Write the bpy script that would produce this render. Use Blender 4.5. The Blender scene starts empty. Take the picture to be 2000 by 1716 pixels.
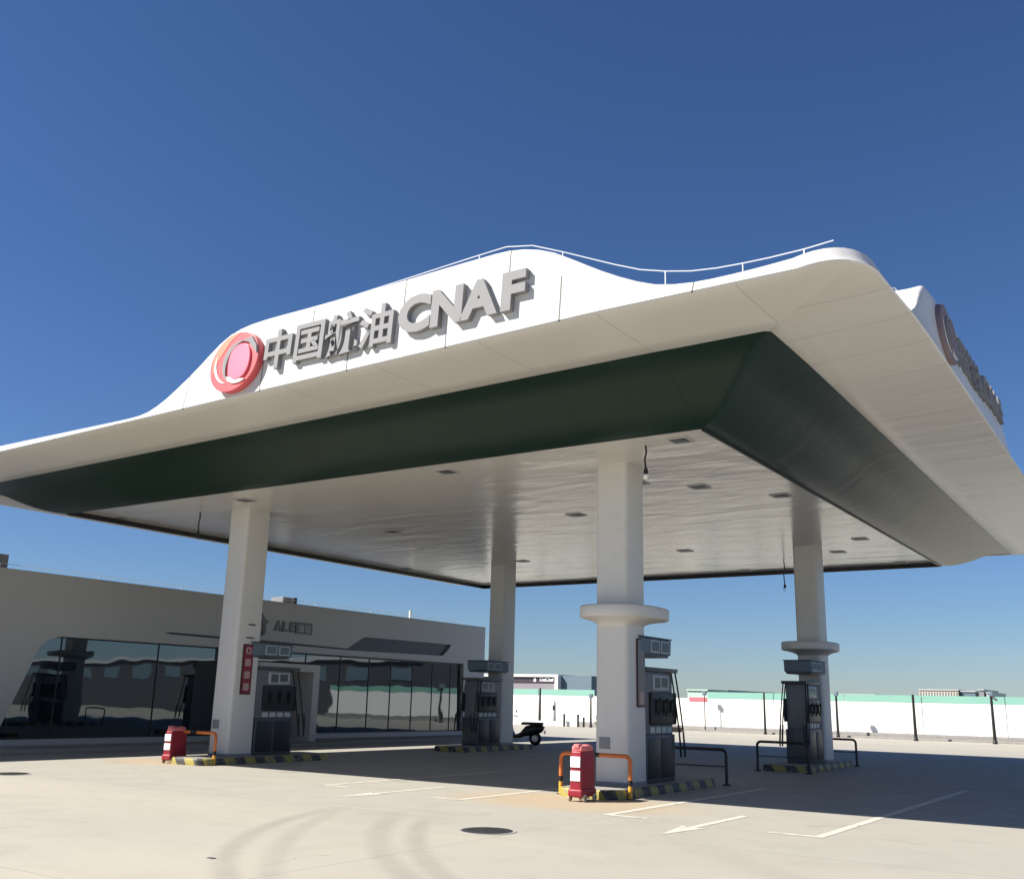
import bpy, bmesh, math, random
from mathutils import Vector, Matrix, Euler
random.seed(7)
S = bpy.context.scene
COL = S.collection
H, W, L = 5.97, 17.546, 18.765          # ceiling height and size of the inner ceiling
SX, SY = .83, .79                        # shadow shift per metre of height
PI = math.pi

# ------------------------------------------------------------------ materials
def nt(name):
    m = bpy.data.materials.new(name); m.use_nodes = True
    n = m.node_tree; b = n.nodes['Principled BSDF']
    return m, n, b
def mat(name, col, rough=.5, metal=0, ior=1.45, var=.06, vscale=1.5, bump=0, bscale=20, stretch=(1, 1, 1), coat=0, dirt=0):
    """painted / plain surface with soft procedural colour and gloss variation"""
    m, n, b = nt(name); N = n.nodes; K = n.links
    b.inputs['Metallic'].default_value = metal; b.inputs['IOR'].default_value = ior
    b.inputs['Coat Weight'].default_value = coat
    tc = N.new('ShaderNodeTexCoord'); mp = N.new('ShaderNodeMapping'); mp.inputs['Scale'].default_value = stretch
    K.new(tc.outputs['Object'], mp.inputs['Vector'])
    no = N.new('ShaderNodeTexNoise'); no.inputs['Scale'].default_value = vscale; no.inputs['Detail'].default_value = 6
    K.new(mp.outputs[0], no.inputs['Vector'])
    cr = N.new('ShaderNodeMix'); cr.data_type = 'RGBA'
    cr.inputs['A'].default_value = (*[c * (1 - var) for c in col], 1); cr.inputs['B'].default_value = (*[min(1, c * (1 + var)) for c in col], 1)
    K.new(no.outputs['Fac'], cr.inputs['Factor'])
    out = cr.outputs['Result']
    if dirt:
        n2 = N.new('ShaderNodeTexNoise'); n2.inputs['Scale'].default_value = 5; n2.inputs['Detail'].default_value = 9
        K.new(tc.outputs['Object'], n2.inputs['Vector'])
        mr = N.new('ShaderNodeMapRange'); mr.inputs['From Min'].default_value = .52; mr.inputs['From Max'].default_value = .72
        mr.inputs['To Max'].default_value = dirt; K.new(n2.outputs['Fac'], mr.inputs['Value'])
        dm = N.new('ShaderNodeMix'); dm.data_type = 'RGBA'; dm.inputs['B'].default_value = (.09, .08, .07, 1)
        K.new(mr.outputs[0], dm.inputs['Factor']); K.new(out, dm.inputs['A']); out = dm.outputs['Result']
    K.new(out, b.inputs['Base Color'])
    rr = N.new('ShaderNodeMapRange'); rr.inputs['To Min'].default_value = max(.02, rough * .85); rr.inputs['To Max'].default_value = min(1, rough * 1.15)
    K.new(no.outputs['Fac'], rr.inputs['Value']); K.new(rr.outputs[0], b.inputs['Roughness'])
    if bump:
        nb = N.new('ShaderNodeTexNoise'); nb.inputs['Scale'].default_value = bscale; nb.inputs['Detail'].default_value = 5
        K.new(mp.outputs[0], nb.inputs['Vector'])
        bp = N.new('ShaderNodeBump'); bp.inputs['Strength'].default_value = 1; bp.inputs['Distance'].default_value = bump
        K.new(nb.outputs['Fac'], bp.inputs['Height']); K.new(bp.outputs[0], b.inputs['Normal'])
    return m

def panel_mat(name, col, rough, axis, pitch, bump, seam=.006, dark=.35, off=0, wav=(.35, 1, 1), wscale=2.2, ior=1.5, rows=None):
    """metal cladding: seams across one axis, sheets that are never quite flat"""
    m, n, b = nt(name); N = n.nodes; K = n.links
    def M(op, a, c=None, d=None):
        q = N.new('ShaderNodeMath'); q.operation = op
        for i, v in enumerate((a, c, d)):
            if v is None: continue
            if isinstance(v, (int, float)): q.inputs[i].default_value = v
            else: K.new(v, q.inputs[i])
        return q.outputs[0]
    geo = N.new('ShaderNodeNewGeometry'); sp = N.new('ShaderNodeSeparateXYZ'); K.new(geo.outputs['Position'], sp.inputs[0])
    def line(v, p, o, w):
        f = M('FRACT', M('DIVIDE', M('ADD', v, o), p)); d = M('ABSOLUTE', M('SUBTRACT', f, .5))
        return M('GREATER_THAN', d, .5 - w / p)
    ln = line(sp.outputs[axis], pitch, off, seam)
    cell = M('FLOOR', M('DIVIDE', M('ADD', sp.outputs[axis], off), pitch))
    if rows:
        lo = M('LESS_THAN', sp.outputs[2], rows)
        l2 = line(sp.outputs[axis], pitch, off + pitch * .45, seam)
        ln = M('ADD', M('MULTIPLY', ln, lo), M('MULTIPLY', l2, M('SUBTRACT', 1, lo)))
    wn = N.new('ShaderNodeTexWhiteNoise'); wn.noise_dimensions = '1D'; K.new(cell, wn.inputs['W'])
    mp = N.new('ShaderNodeMapping'); mp.inputs['Scale'].default_value = wav; K.new(geo.outputs['Position'], mp.inputs['Vector'])
    no = N.new('ShaderNodeTexNoise'); no.inputs['Scale'].default_value = wscale; no.inputs['Detail'].default_value = 3
    no.inputs['Roughness'].default_value = .45; no.inputs['Distortion'].default_value = .6
    K.new(mp.outputs[0], no.inputs['Vector'])
    # per-panel tone
    tone = N.new('ShaderNodeMapRange'); tone.inputs['To Min'].default_value = .965; tone.inputs['To Max'].default_value = 1.0; K.new(wn.outputs['Value'], tone.inputs['Value'])
    tn2 = M('MULTIPLY', tone.outputs[0], M('SUBTRACT', 1, M('MULTIPLY', ln, 1 - dark)))
    vm = N.new('ShaderNodeVectorMath'); vm.operation = 'SCALE'; vm.inputs[0].default_value = col; K.new(tn2, vm.inputs['Scale'])
    K.new(vm.outputs[0], b.inputs['Base Color'])
    b.inputs['Roughness'].default_value = rough; b.inputs['IOR'].default_value = ior
    h = M('ADD', M('MULTIPLY', no.outputs['Fac'], bump), M('MULTIPLY', ln, -.004))
    bp = N.new('ShaderNodeBump'); bp.inputs['Strength'].default_value = 1; bp.inputs['Distance'].default_value = 1
    K.new(h, bp.inputs['Height']); K.new(bp.outputs[0], b.inputs['Normal'])
    return m

M_ = {}
M_['ceil'] = panel_mat('ceiling panels', (.60, .575, .53), .2, 1, 1.2, .026, seam=.003, wav=(.75, 1.7, 1), wscale=.8, ior=1.7, dark=.75)
M_['greenX'] = panel_mat('green panels front', (.008, .025, .018), .42, 0, 2.0, .01, seam=.003, wav=(.3, .3, 1), ior=1.33)
M_['greenY'] = panel_mat('green panels side', (.009, .026, .018), .34, 1, 1.2, .007, seam=.004, wav=(.3, 1.3, 1), wscale=1.5, ior=1.6)
M_['bandX'] = panel_mat('white panels front underside', (.64, .62, .575), .32, 0, 2.0, .008, seam=.003, dark=.6, wav=(.4, .4, 1))
M_['bandY'] = panel_mat('white panels side underside', (.64, .62, .575), .26, 1, 1.2, .016, seam=.006, dark=.5, wav=(.25, 1.4, 1), wscale=1.2, ior=1.6)
M_['fasX'] = panel_mat('white fascia front', (.58, .575, .555), .75, 0, 2.0, .004, seam=.012, dark=.22, off=.59, rows=7.45)
M_['fasY'] = panel_mat('white fascia side', (.66, .655, .64), .4, 1, 1.2, .008, seam=.006, dark=.55)
M_['trim'] = mat('black trim', (.012, .012, .013), .35)
M_['colm'] = mat('column cladding', (.62, .61, .58), .42, var=.03, dirt=.06)
M_['letter'] = mat('grey letters', (.235, .235, .24), .85, var=.05)
M_['red'] = mat('red emblem', (.62, .10, .11), .35, var=.08)
M_['pink'] = mat('pink emblem', (.85, .16, .24), .35, var=.05)
M_['orange'] = mat('orange red emblem', (.85, .22, .14), .35)
M_['shade_tone'] = mat('shade toned emblem', (.22, .165, .18), .6)  # emblem reds dulled: shade of the right side put into the colour
M_['white'] = mat('white paint', (.8, .79, .76), .4)
M_['shop'] = mat('shop wall cladding', (.46, .46, .455), .45, var=.05, vscale=.4, dirt=.05)
M_['shopdark'] = mat('dark recess panel', (.045, .05, .06), .35)
M_['plinth'] = mat('shop plinth stone', (.22, .22, .21), .7, bump=.002)
M_['frame'] = mat('window frame', (.02, .022, .026), .4)
M_['black'] = mat('black plastic', (.014, .014, .016), .4, var=.2)
M_['dgrey'] = mat('dark grey metal', (.07, .073, .08), .4)
M_['mgrey'] = mat('mid grey metal', (.22, .23, .24), .4)
M_['lgrey'] = mat('light grey metal', (.45, .46, .47), .4)
M_['cab'] = mat('cabinet grey', (.15, .155, .165), .4, dirt=.15)
M_['steel'] = mat('galvanised steel', (.42, .43, .44), .35, metal=.8)
M_['wire'] = mat('roof wire', (.75, .76, .78), .35, metal=.3)
M_['rubber'] = mat('hose rubber', (.01, .01, .01), .55)
M_['screen'] = mat('dead display', (.10, .13, .13), .12)
M_['label'] = mat('pale label', (.46, .52, .50), .4)
M_['paneln'] = mat('dark red frame', (.05, .012, .016), .4)
M_['panelr'] = mat('red sign face', (.22, .012, .03), .35)
M_['panelg'] = mat('muted sign face', (.16, .15, .15), .35)
M_['char'] = mat('pale sign characters', (.42, .28, .28), .4)
M_['concrete'] = mat('raw concrete', (.30, .29, .27), .8, bump=.003, dirt=.2)
M_['fencew'] = mat('white fence sheet', (.80, .78, .74), .5, var=.04, vscale=.6, dirt=.08)
M_['fenceg'] = mat('mint fence top', (.20, .40, .33), .6, var=.08, vscale=.5)
M_['fencep'] = mat('fence plinth', (.26, .25, .235), .8, bump=.004, dirt=.3)
M_['casered'] = mat('red case plastic', (.25, .010, .022), .45, var=.15, dirt=.15)
M_['reflect'] = mat('white reflective patch', (.85, .84, .83), .3)
M_['scoot'] = mat('scooter paint', (.008, .009, .010), .25)
M_['beige'] = mat('beige render', (.60, .50, .38), .8)
M_['blued'] = mat('blue grey cladding', (.12, .17, .21), .6)
M_['brown'] = mat('dark sign band', (.05, .035, .045), .5)
M_['pinkgrey'] = mat('grey lower wall', (.24, .22, .24), .6)
M_['leaf'] = mat('shrub leaves', (.10, .13, .02), .6, var=.4, vscale=6)
M_['redban'] = mat('red banner cloth', (.75, .05, .10), .6)

def glass_mat():
    m, n, b = nt('tinted shop glass'); N = n.nodes; K = n.links
    b.inputs['Base Color'].default_value = (.006, .009, .012, 1); b.inputs['Roughness'].default_value = .015; b.inputs['Specular Tint'].default_value = (.82, .93, 1, 1); b.inputs['IOR'].default_value = 2.15
    tc = N.new('ShaderNodeNewGeometry'); no = N.new('ShaderNodeTexNoise'); no.inputs['Scale'].default_value = .9; no.inputs['Detail'].default_value = 1
    K.new(tc.outputs['Position'], no.inputs['Vector'])
    bp = N.new('ShaderNodeBump'); bp.inputs['Distance'].default_value = .003; bp.inputs['Strength'].default_value = 1
    K.new(no.outputs['Fac'], bp.inputs['Height']); K.new(bp.outputs[0], b.inputs['Normal'])
    return m
M_['glass'] = glass_mat()

def stripe_mat(name, axis, pitch, c1, c2, slant=1.0, off=0, zax=2, local=True, worn=.75):
    m, n, b = nt(name); N = n.nodes; K = n.links
    tc = N.new('ShaderNodeTexCoord'); sp = N.new('ShaderNodeSeparateXYZ'); K.new(tc.outputs['Object'], sp.inputs[0])
    def M(op, a, c=None):
        q = N.new('ShaderNodeMath'); q.operation = op
        for i, v in enumerate((a, c)):
            if v is None: continue
            if isinstance(v, (int, float)): q.inputs[i].default_value = v
            else: K.new(v, q.inputs[i])
        return q.outputs[0]
    src = sp.outputs[axis] if isinstance(axis, int) else M('ADD', sp.outputs[0], sp.outputs[1])
    t = M('FRACT', M('DIVIDE', M('ADD', M('ADD', src, M('MULTIPLY', sp.outputs[2], slant)), off), pitch))
    k = M('GREATER_THAN', t, .5)
    no = N.new('ShaderNodeTexNoise'); no.inputs['Scale'].default_value = 9; no.inputs['Detail'].default_value = 8; K.new(tc.outputs['Object'], no.inputs['Vector'])
    mr = N.new('ShaderNodeMapRange'); mr.inputs['From Min'].default_value = .5; mr.inputs['From Max'].default_value = .65; mr.inputs['To Max'].default_value = worn
    K.new(no.outputs['Fac'], mr.inputs['Value'])
    mx = N.new('ShaderNodeMix'); mx.data_type = 'RGBA'; mx.inputs['A'].default_value = (*c1, 1); mx.inputs['B'].default_value = (*c2, 1); K.new(k, mx.inputs['Factor'])
    m2 = N.new('ShaderNodeMix'); m2.data_type = 'RGBA'; m2.inputs['B'].default_value = (.16, .15, .14, 1)
    K.new(mr.outputs[0], m2.inputs['Factor']); K.new(mx.outputs['Result'], m2.inputs['A'])
    K.new(m2.outputs['Result'], b.inputs['Base Color']); b.inputs['Roughness'].default_value = .55
    return m
YEL, BLK = (.31, .26, .05), (.035, .034, .032)
M_['kerb'] = stripe_mat('kerb stripes', 'xy', .62, YEL, BLK, slant=.7)
M_['hoopY'] = mat('yellow hoop paint', (.72, .36, .03), .4, dirt=.25)
M_['hoopO'] = mat('orange hoop paint', (.62, .17, .035), .4, dirt=.15)
M_['hoopK'] = mat('dark hoop paint', (.018, .016, .016), .4)

# ------------------------------------------------------------------ geometry helpers
class MB:
    def __init__(s): s.v = []; s.f = []; s.mi = []; s.cur = 0
    def add(s, vs, fs):
        o = len(s.v); s.v += [tuple(p) for p in vs]; s.f += [tuple(i + o for i in f) for f in fs]; s.mi += [s.cur] * len(fs); return s
    def bm(s, b):
        b.verts.ensure_lookup_table(); idx = {v: i for i, v in enumerate(b.verts)}
        s.add([v.co[:] for v in b.verts], [[idx[v] for v in f.verts] for f in b.faces]); b.free(); return s
    def box(s, x0, x1, y0, y1, z0, z1, bev=0, seg=2, top=None, rz=0, c=None):
        b = bmesh.new()
        P = [(x, y, z) for z in (z0, z1) for y in (y0, y1) for x in (x0, x1)]
        if top:   # top = (dx0, dx1, dy0, dy1) added to the top corners
            P = [(x + (top[0] if x == x0 else top[1]), y + (top[2] if y == y0 else top[3]), z) if z == z1 else (x, y, z) for x, y, z in P]
        vs = [b.verts.new(p) for p in P]
        for f in ((0, 2, 3, 1), (4, 5, 7, 6), (0, 1, 5, 4), (1, 3, 7, 5), (3, 2, 6, 7), (2, 0, 4, 6)): b.faces.new([vs[i] for i in f])
        if bev: bmesh.ops.bevel(b, geom=b.edges[:], offset=bev, segments=seg, profile=.6, affect='EDGES')
        if rz:
            c = c or ((x0 + x1) / 2, (y0 + y1) / 2, 0); bmesh.ops.rotate(b, cent=c, matrix=Matrix.Rotation(rz, 3, 'Z'), verts=b.verts)
        return s.bm(b)
    def tube(s, pts, r, seg=8, cap=True):
        pts = [Vector(p) for p in pts]; rs = r if isinstance(r, (list, tuple)) else [r] * len(pts)
        rings = []; up = None
        for i, p in enumerate(pts):
            d = (pts[min(i + 1, len(pts) - 1)] - pts[max(i - 1, 0)]).normalized()
            if up is None: up = d.orthogonal().normalized()
            up = (up - d * up.dot(d)); up = up.normalized() if up.length > 1e-6 else d.orthogonal().normalized()
            w = d.cross(up)
            rings.append([p + (up * math.cos(a) + w * math.sin(a)) * rs[i] for a in [2 * PI * k / seg for k in range(seg)]])
        vs = [q for R in rings for q in R]; fs = []
        for i in range(len(rings) - 1):
            for k in range(seg):
                a = i * seg + k; b2 = i * seg + (k + 1) % seg; fs.append((a, b2, b2 + seg, a + seg))
        if cap: fs.append(tuple(range(seg))[::-1]); fs.append(tuple((len(rings) - 1) * seg + k for k in range(seg)))
        return s.add(vs, fs)
    def lathe(s, prof, c, seg=24, axis='z'):
        vs = []; fs = []
        for r, h in prof:
            for k in range(seg):
                a = 2 * PI * k / seg; x, y = r * math.cos(a), r * math.sin(a)
                vs.append({'z': (c[0] + x, c[1] + y, c[2] + h), 'y': (c[0] + x, c[1] + h, c[2] + y), 'x': (c[0] + h, c[1] + x, c[2] + y)}[axis])
        n = len(prof)
        for i in range(n - 1):
            for k in range(seg):
                a = i * seg + k; b2 = i * seg + (k + 1) % seg; fs.append((a, b2, b2 + seg, a + seg))
        fs.append(tuple(range(seg))[::-1]); fs.append(tuple((n - 1) * seg + k for k in range(seg)))
        return s.add(vs, fs)
    def loft(s, rings, cap0=True, cap1=True):
        n = len(rings[0]); vs = [p for R in rings for p in R]; fs = []
        for i in range(len(rings) - 1):
            for k in range(n):
                a = i * n + k; b2 = i * n + (k + 1) % n; fs.append((a, b2, b2 + n, a + n))
        if cap0: fs.append(tuple(range(n))[::-1])
        if cap1: fs.append(tuple((len(rings) - 1) * n + k for k in range(n)))
        return s.add(vs, fs)
    def build(s, name, m, parent=None, smooth=35, recalc=True):
        me = bpy.data.meshes.new(name)
        off = wloc(parent) if parent else Vector((0, 0, 0))
        me.from_pydata([tuple(Vector(p) - off) for p in s.v], [], s.f)
        ms = m if isinstance(m, (list, tuple)) else [m]
        for q in ms: me.materials.append(q)
        if len(ms) > 1: me.polygons.foreach_set('material_index', s.mi)
        if recalc:
            b = bmesh.new(); b.from_mesh(me); bmesh.ops.recalc_face_normals(b, faces=b.faces); b.to_mesh(me); b.free()
        if smooth:
            me.shade_smooth(); me.set_sharp_from_angle(angle=math.radians(smooth))
        o = bpy.data.objects.new(name, me); COL.objects.link(o)
        if parent: o.parent = parent
        return o
def wloc(o):
    v = Vector((0, 0, 0))
    while o: v += Vector(o.location); o = o.parent
    return v
def tag(o, label=None, cat=None, group=None, kind=None):
    if label: o['label'] = label
    if cat: o['category'] = cat
    if group: o['group'] = group
    if kind: o['kind'] = kind
    return o
def thing(name, label, cat, loc=(0, 0, 0), group=None):
    o = bpy.data.objects.new(name, None); COL.objects.link(o); o.location = loc; o.empty_display_size = .3
    return tag(o, label, cat, group)
def dup(root, loc, rz=0, label=None, group=None):
    r = root.copy(); COL.objects.link(r); r.location = loc; r.rotation_euler = (0, 0, rz)
    if label: r['label'] = label
    if group: r['group'] = group
    for ch in [o for o in bpy.data.objects if o.parent == root]:
        c = ch.copy(); COL.objects.link(c); c.parent = r
        for g in [o for o in bpy.data.objects if o.parent == ch]:
            d = g.copy(); COL.objects.link(d); d.parent = c
    return r
def from_curve(cu, xf):
    """curve or text datablock -> list of verts / faces, mapped by xf"""
    o = bpy.data.objects.new('tmp', cu); COL.objects.link(o)
    dg = bpy.context.evaluated_depsgraph_get(); me = bpy.data.meshes.new_from_object(o.evaluated_get(dg))
    vs = [xf(*v.co) for v in me.vertices]; fs = [tuple(p.vertices) for p in me.polygons]
    bpy.data.objects.remove(o); bpy.data.meshes.remove(me)
    return vs, fs
def plate(mb, loops, t, xf, bev=0):
    """flat shape (outer loop first, then holes) given thickness t; local (u, v, w) mapped by xf"""
    cu = bpy.data.curves.new('c', 'CURVE'); cu.dimensions = '2D'; cu.fill_mode = 'BOTH'; cu.extrude = t / 2; cu.bevel_depth = bev
    if bev: cu.offset = -bev; cu.bevel_resolution = 1
    for lp in loops:
        sp = cu.splines.new('POLY'); sp.points.add(len(lp) - 1)
        for i, (u, v) in enumerate(lp): sp.points[i].co = (u, v, 0, 1)
        sp.use_cyclic_u = True
    vs, fs = from_curve(cu, xf); bpy.data.curves.remove(cu)
    mb.add(vs, fs); return mb
def glyph(mb, text, size, t, xf, off=0, sx=1, bev=0, center=True):
    cu = bpy.data.curves.new('t', 'FONT'); cu.body = text; cu.size = size; cu.extrude = t / 2; cu.offset = off; cu.bevel_depth = bev
    cu.resolution_u = 4
    vs, fs = from_curve(cu, lambda a, b, c: (a, b, c)); bpy.data.curves.remove(cu)
    if not vs: return mb
    x0 = min(v[0] for v in vs); x1 = max(v[0] for v in vs); y0 = min(v[1] for v in vs); y1 = max(v[1] for v in vs)
    cx, cy = (x0 + x1) / 2, (y0 + y1) / 2
    mb.add([xf((v[0] - cx) * sx, (v[1] - cy), v[2]) for v in vs], fs); return mb
def rrect(cx, cy, hx, hy, r, k=6):
    out = []
    for sx, sy, a0 in ((1, 1, 0), (-1, 1, 90), (-1, -1, 180), (1, -1, 270)):
        for i in range(k + 1):
            a = math.radians(a0 + 90 * i / k); out.append((cx + sx * (hx - r) + r * math.cos(a), cy + sy * (hy - r) + r * math.sin(a)))
    return out
def superell(cx, cy, hx, hy, e=2.6, n=40):
    out = []
    for i in range(n):
        a = 2 * PI * i / n; c, s_ = math.cos(a), math.sin(a)
        out.append((cx + hx * math.copysign(abs(c) ** (2 / e), c), cy + hy * math.copysign(abs(s_) ** (2 / e), s_)))
    return out
def interp(tab, x):
    if x <= tab[0][0]: return tab[0][1]
    for (a, va), (b, vb) in zip(tab, tab[1:]):
        if x <= b:
            t = (x - a) / (b - a); return va + (vb - va) * t
    return tab[-1][1]

# ------------------------------------------------------------------ ground
def circ(a, b, c):
    ax, ay = a; bx, by = b; cx, cy = c
    d = 2 * (ax * (by - cy) + bx * (cy - ay) + cx * (ay - by))
    ux = ((ax * ax + ay * ay) * (by - cy) + (bx * bx + by * by) * (cy - ay) + (cx * cx + cy * cy) * (ay - by)) / d
    uy = ((ax * ax + ay * ay) * (cx - bx) + (bx * bx + by * by) * (ax - cx) + (cx * cx + cy * cy) * (bx - ax)) / d
    return ux, uy, math.hypot(ax - ux, ay - uy)
def ground_mat():
    m, n, b = nt('concrete forecourt'); N = n.nodes; K = n.links
    def M(op, a, c=None, d=None, clamp=False):
        q = N.new('ShaderNodeMath'); q.operation = op; q.use_clamp = clamp
        for i, v in enumerate((a, c, d)):
            if v is None: continue
            if isinstance(v, (int, float)): q.inputs[i].default_value = v
            else: K.new(v, q.inputs[i])
        return q.outputs[0]
    g = N.new('ShaderNodeNewGeometry'); sp = N.new('ShaderNodeSeparateXYZ'); K.new(g.outputs['Position'], sp.inputs[0])
    x, y = sp.outputs[0], sp.outputs[1]
    def noise(sc, det=6, dist=0, stretch=(1, 1, 1)):
        mp = N.new('ShaderNodeMapping'); mp.inputs['Scale'].default_value = stretch; K.new(g.outputs['Position'], mp.inputs['Vector'])
        q = N.new('ShaderNodeTexNoise'); q.inputs['Scale'].default_value = sc; q.inputs['Detail'].default_value = det; q.inputs['Distortion'].default_value = dist
        K.new(mp.outputs[0], q.inputs['Vector']); return q.outputs['Fac']
    n1 = noise(.12, 5); n2 = noise(1.3, 8, .5); n3 = noise(28, 6); n4 = noise(.6, 4, 0, (.25, 1.2, 1))
    def rng(v, a, b2, c, d):
        q = N.new('ShaderNodeMapRange'); K.new(v, q.inputs['Value'])
        for k, w in zip(('From Min', 'From Max', 'To Min', 'To Max'), (a, b2, c, d)): q.inputs[k].default_value = w
        return q.outputs[0]
    def mix(a, b2, f):
        q = N.new('ShaderNodeMix'); q.data_type = 'RGBA'
        for k, v in (('A', a), ('B', b2)):
            if isinstance(v, tuple): q.inputs[k].default_value = (*v, 1)
            else: K.new(v, q.inputs[k])
        if isinstance(f, (int, float)): q.inputs['Factor'].default_value = f
        else: K.new(f, q.inputs['Factor'])
        return q.outputs['Result']
    c = mix((.39, .362, .30), (.345, .325, .277), rng(n1, .35, .65, 0, 1))
    c = mix(c, (.29, .275, .238), rng(n2, .5, .75, 0, .35))
    c = mix(c, (.42, .385, .315), rng(n4, .52, .7, 0, .35))
    c = mix(c, (.17, .16, .145), rng(n3, .6, .85, 0, .35))
    # greyer parking apron beside the bay marks
    ap = M('MULTIPLY', rng(y, -4.2, -3.2, 0, 1), rng(y, 30, 31, 1, 0))
    c = mix(c, (.325, .313, .275), M('MULTIPLY', ap, .7))
    # warm orange tinted patches at the island noses
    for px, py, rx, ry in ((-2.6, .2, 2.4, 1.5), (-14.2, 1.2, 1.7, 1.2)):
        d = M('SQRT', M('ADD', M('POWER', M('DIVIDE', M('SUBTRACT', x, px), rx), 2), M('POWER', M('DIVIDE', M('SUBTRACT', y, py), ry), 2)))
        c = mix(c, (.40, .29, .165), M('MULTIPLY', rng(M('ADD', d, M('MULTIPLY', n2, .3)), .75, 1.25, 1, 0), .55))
    # tyre tracks
    for pts, wd, st in ((((-3.96, -4.8), (-2.92, -6.52), (-1.47, -8.01)), .16, .3), (((-4.0, -3.98), (-2.55, -6.17), (-.84, -8.03)), .16, .22),
                        (((-3.02, -3.84), (-1.6, -5.7), (.08, -7.21)), .18, .27), (((-2.6, -3.6), (-1.2, -5.5), (.35, -7.0)), .16, .3),
                        (((1.0, -3.0), (3.1, -5.0), (5.5, -6.4)), .3, .12)):
        ux, uy, r = circ(*pts)
        d = M('SQRT', M('ADD', M('POWER', M('SUBTRACT', x, ux), 2), M('POWER', M('SUBTRACT', y, uy), 2)))
        e = M('ABSOLUTE', M('SUBTRACT', d, r))
        k = rng(M('ADD', e, M('MULTIPLY', n3, .04)), wd * .45, wd * 1.25, st, 0)
        k = M('MULTIPLY', k, rng(y, -3.9, -2.9, 1, 0)); k = M('MULTIPLY', k, rng(n2, .3, .6, .55, 1))
        c = mix(c, (.15, .14, .125), k)
    # sawn joints
    for v, p, o in ((x, 6.0, 1.0), (y, 6.0, 3.2)):
        f = M('ABSOLUTE', M('SUBTRACT', M('FRACT', M('DIVIDE', M('ADD', v, o), p)), .5))
        c = mix(c, (.17, .16, .14), M('MULTIPLY', M('GREATER_THAN', f, .5 - .008 / p), .55))
    for (x0, y0, x1, y1, st) in ((-1.5, -7.63, -1.48, -6.64, .5), (4.0, -9.0, 5.6, -4.5, .3), (-9.5, -6.0, -5.5, -3.4, .3)):
        L_ = math.hypot(x1 - x0, y1 - y0); ux, uy = (x1 - x0) / L_, (y1 - y0) / L_
        dx, dy = M('SUBTRACT', x, x0), M('SUBTRACT', y, y0)
        al = M('ADD', M('MULTIPLY', dx, ux), M('MULTIPLY', dy, uy)); ac = M('ADD', M('MULTIPLY', dx, -uy), M('MULTIPLY', dy, ux))
        ac = M('ADD', ac, M('MULTIPLY', M('SUBTRACT', noise(2.2, 8), .5), .5))
        k = M('MULTIPLY', M('LESS_THAN', M('ABSOLUTE', ac), .007), M('MULTIPLY', M('GREATER_THAN', al, 0), M('LESS_THAN', al, L_)))
        c = mix(c, (.12, .11, .10), M('MULTIPLY', k, st))
    # drips and old stains
    n5 = noise(.9, 9, 1.2)
    c = mix(c, (.20, .19, .17), M('MULTIPLY', rng(n5, .64, .70, 0, .28), rng(y, -3.5, -1, .5, 1)))
    # far land beyond the fence
    far = rng(y, 46, 47, 0, 1); c = mix(c, (.16, .17, .13), far)
    K.new(c, b.inputs['Base Color']); b.inputs['Roughness'].default_value = .82
    K.new(rng(n2, .3, .7, .6, .9), b.inputs['Roughness'])
    bp = N.new('ShaderNodeBump'); bp.inputs['Distance'].default_value = .003; bp.inputs['Strength'].default_value = .8
    K.new(M('ADD', n3, M('MULTIPLY', n2, 2)), bp.inputs['Height']); K.new(bp.outputs[0], b.inputs['Normal'])
    return m
g = MB(); g.add([(-3000, -3000, 0), (3000, -3000, 0), (3000, 3000, 0), (-3000, 3000, 0)], [(0, 1, 2, 3)])
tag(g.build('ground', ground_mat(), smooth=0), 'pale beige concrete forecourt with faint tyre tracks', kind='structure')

MARK = mat('road paint', (.56, .54, .47), .6, var=.08, vscale=8, dirt=.45)
def strip(mb, pts, w):
    for (a, b) in zip(pts, pts[1:]):
        a = Vector((*a, 0)); b = Vector((*b, 0)); d = (b - a).normalized(); nrm = Vector((-d.y, d.x, 0)) * w / 2
        ends = (a, b)
        mb.add([(p.x, p.y, .004) for p in (a - nrm, b - nrm, b + nrm, a + nrm)], [(0, 1, 2, 3)])
def ell(x, xc, y0, y1, s):     # an L: long leg along the lane, short foot
    m = MB(); w = .13
    m.add([(x - w / 2, y0, .004), (x + w / 2, y0, .004), (x + w / 2, y1, .004), (x - w / 2, y1, .004)], [(0, 1, 2, 3)])
    a, b = sorted((x + s * w / 2, xc))
    m.add([(a, y0, .004), (b, y0, .004), (b, y0 + w, .004), (a, y0 + w, .004)], [(0, 1, 2, 3)])
    return m
for x, xc, y0, y1, s, lab in ((-7.3, -6.7, -.66, 5.5, 1, 'white painted corner mark of the bay left of the arrowless line, farthest left'),
                              (-4.0, -4.6, -1.0, 5.5, -1, 'white painted corner mark just left of the red case by the near pillar'),
                              (-1.17, -.52, -1.16, 5.5, 1, 'white painted corner mark left of the white arrow'),
                              (2.02, 1.35, -1.43, 8.5, -1, 'white painted corner mark right of the white arrow')):
    tag(ell(x, xc, y0, y1, s).build('bay_marking', MARK, smooth=0), lab, kind='structure', group='painted bay corners')
def arrow(x, y0, lab):
    m = MB(); z = .004
    m.add([(x - .06, y0 + .95, z), (x + .06, y0 + .95, z), (x + .06, y0 + 2.9, z), (x - .06, y0 + 2.9, z)], [(0, 1, 2, 3)])
    m.add([(x, y0, z), (x + .19, y0 + 1.1, z), (x + .06, y0 + .95, z), (x - .06, y0 + .95, z), (x - .19, y0 + 1.1, z)], [(0, 1, 2), (0, 2, 3), (0, 3, 4)])
    tag(m.build('lane_arrow', MARK, smooth=0), lab, kind='structure', group='painted lane arrows')
arrow(.40, -2.62, 'white painted arrow pointing to the viewer in the right bay')
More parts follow.
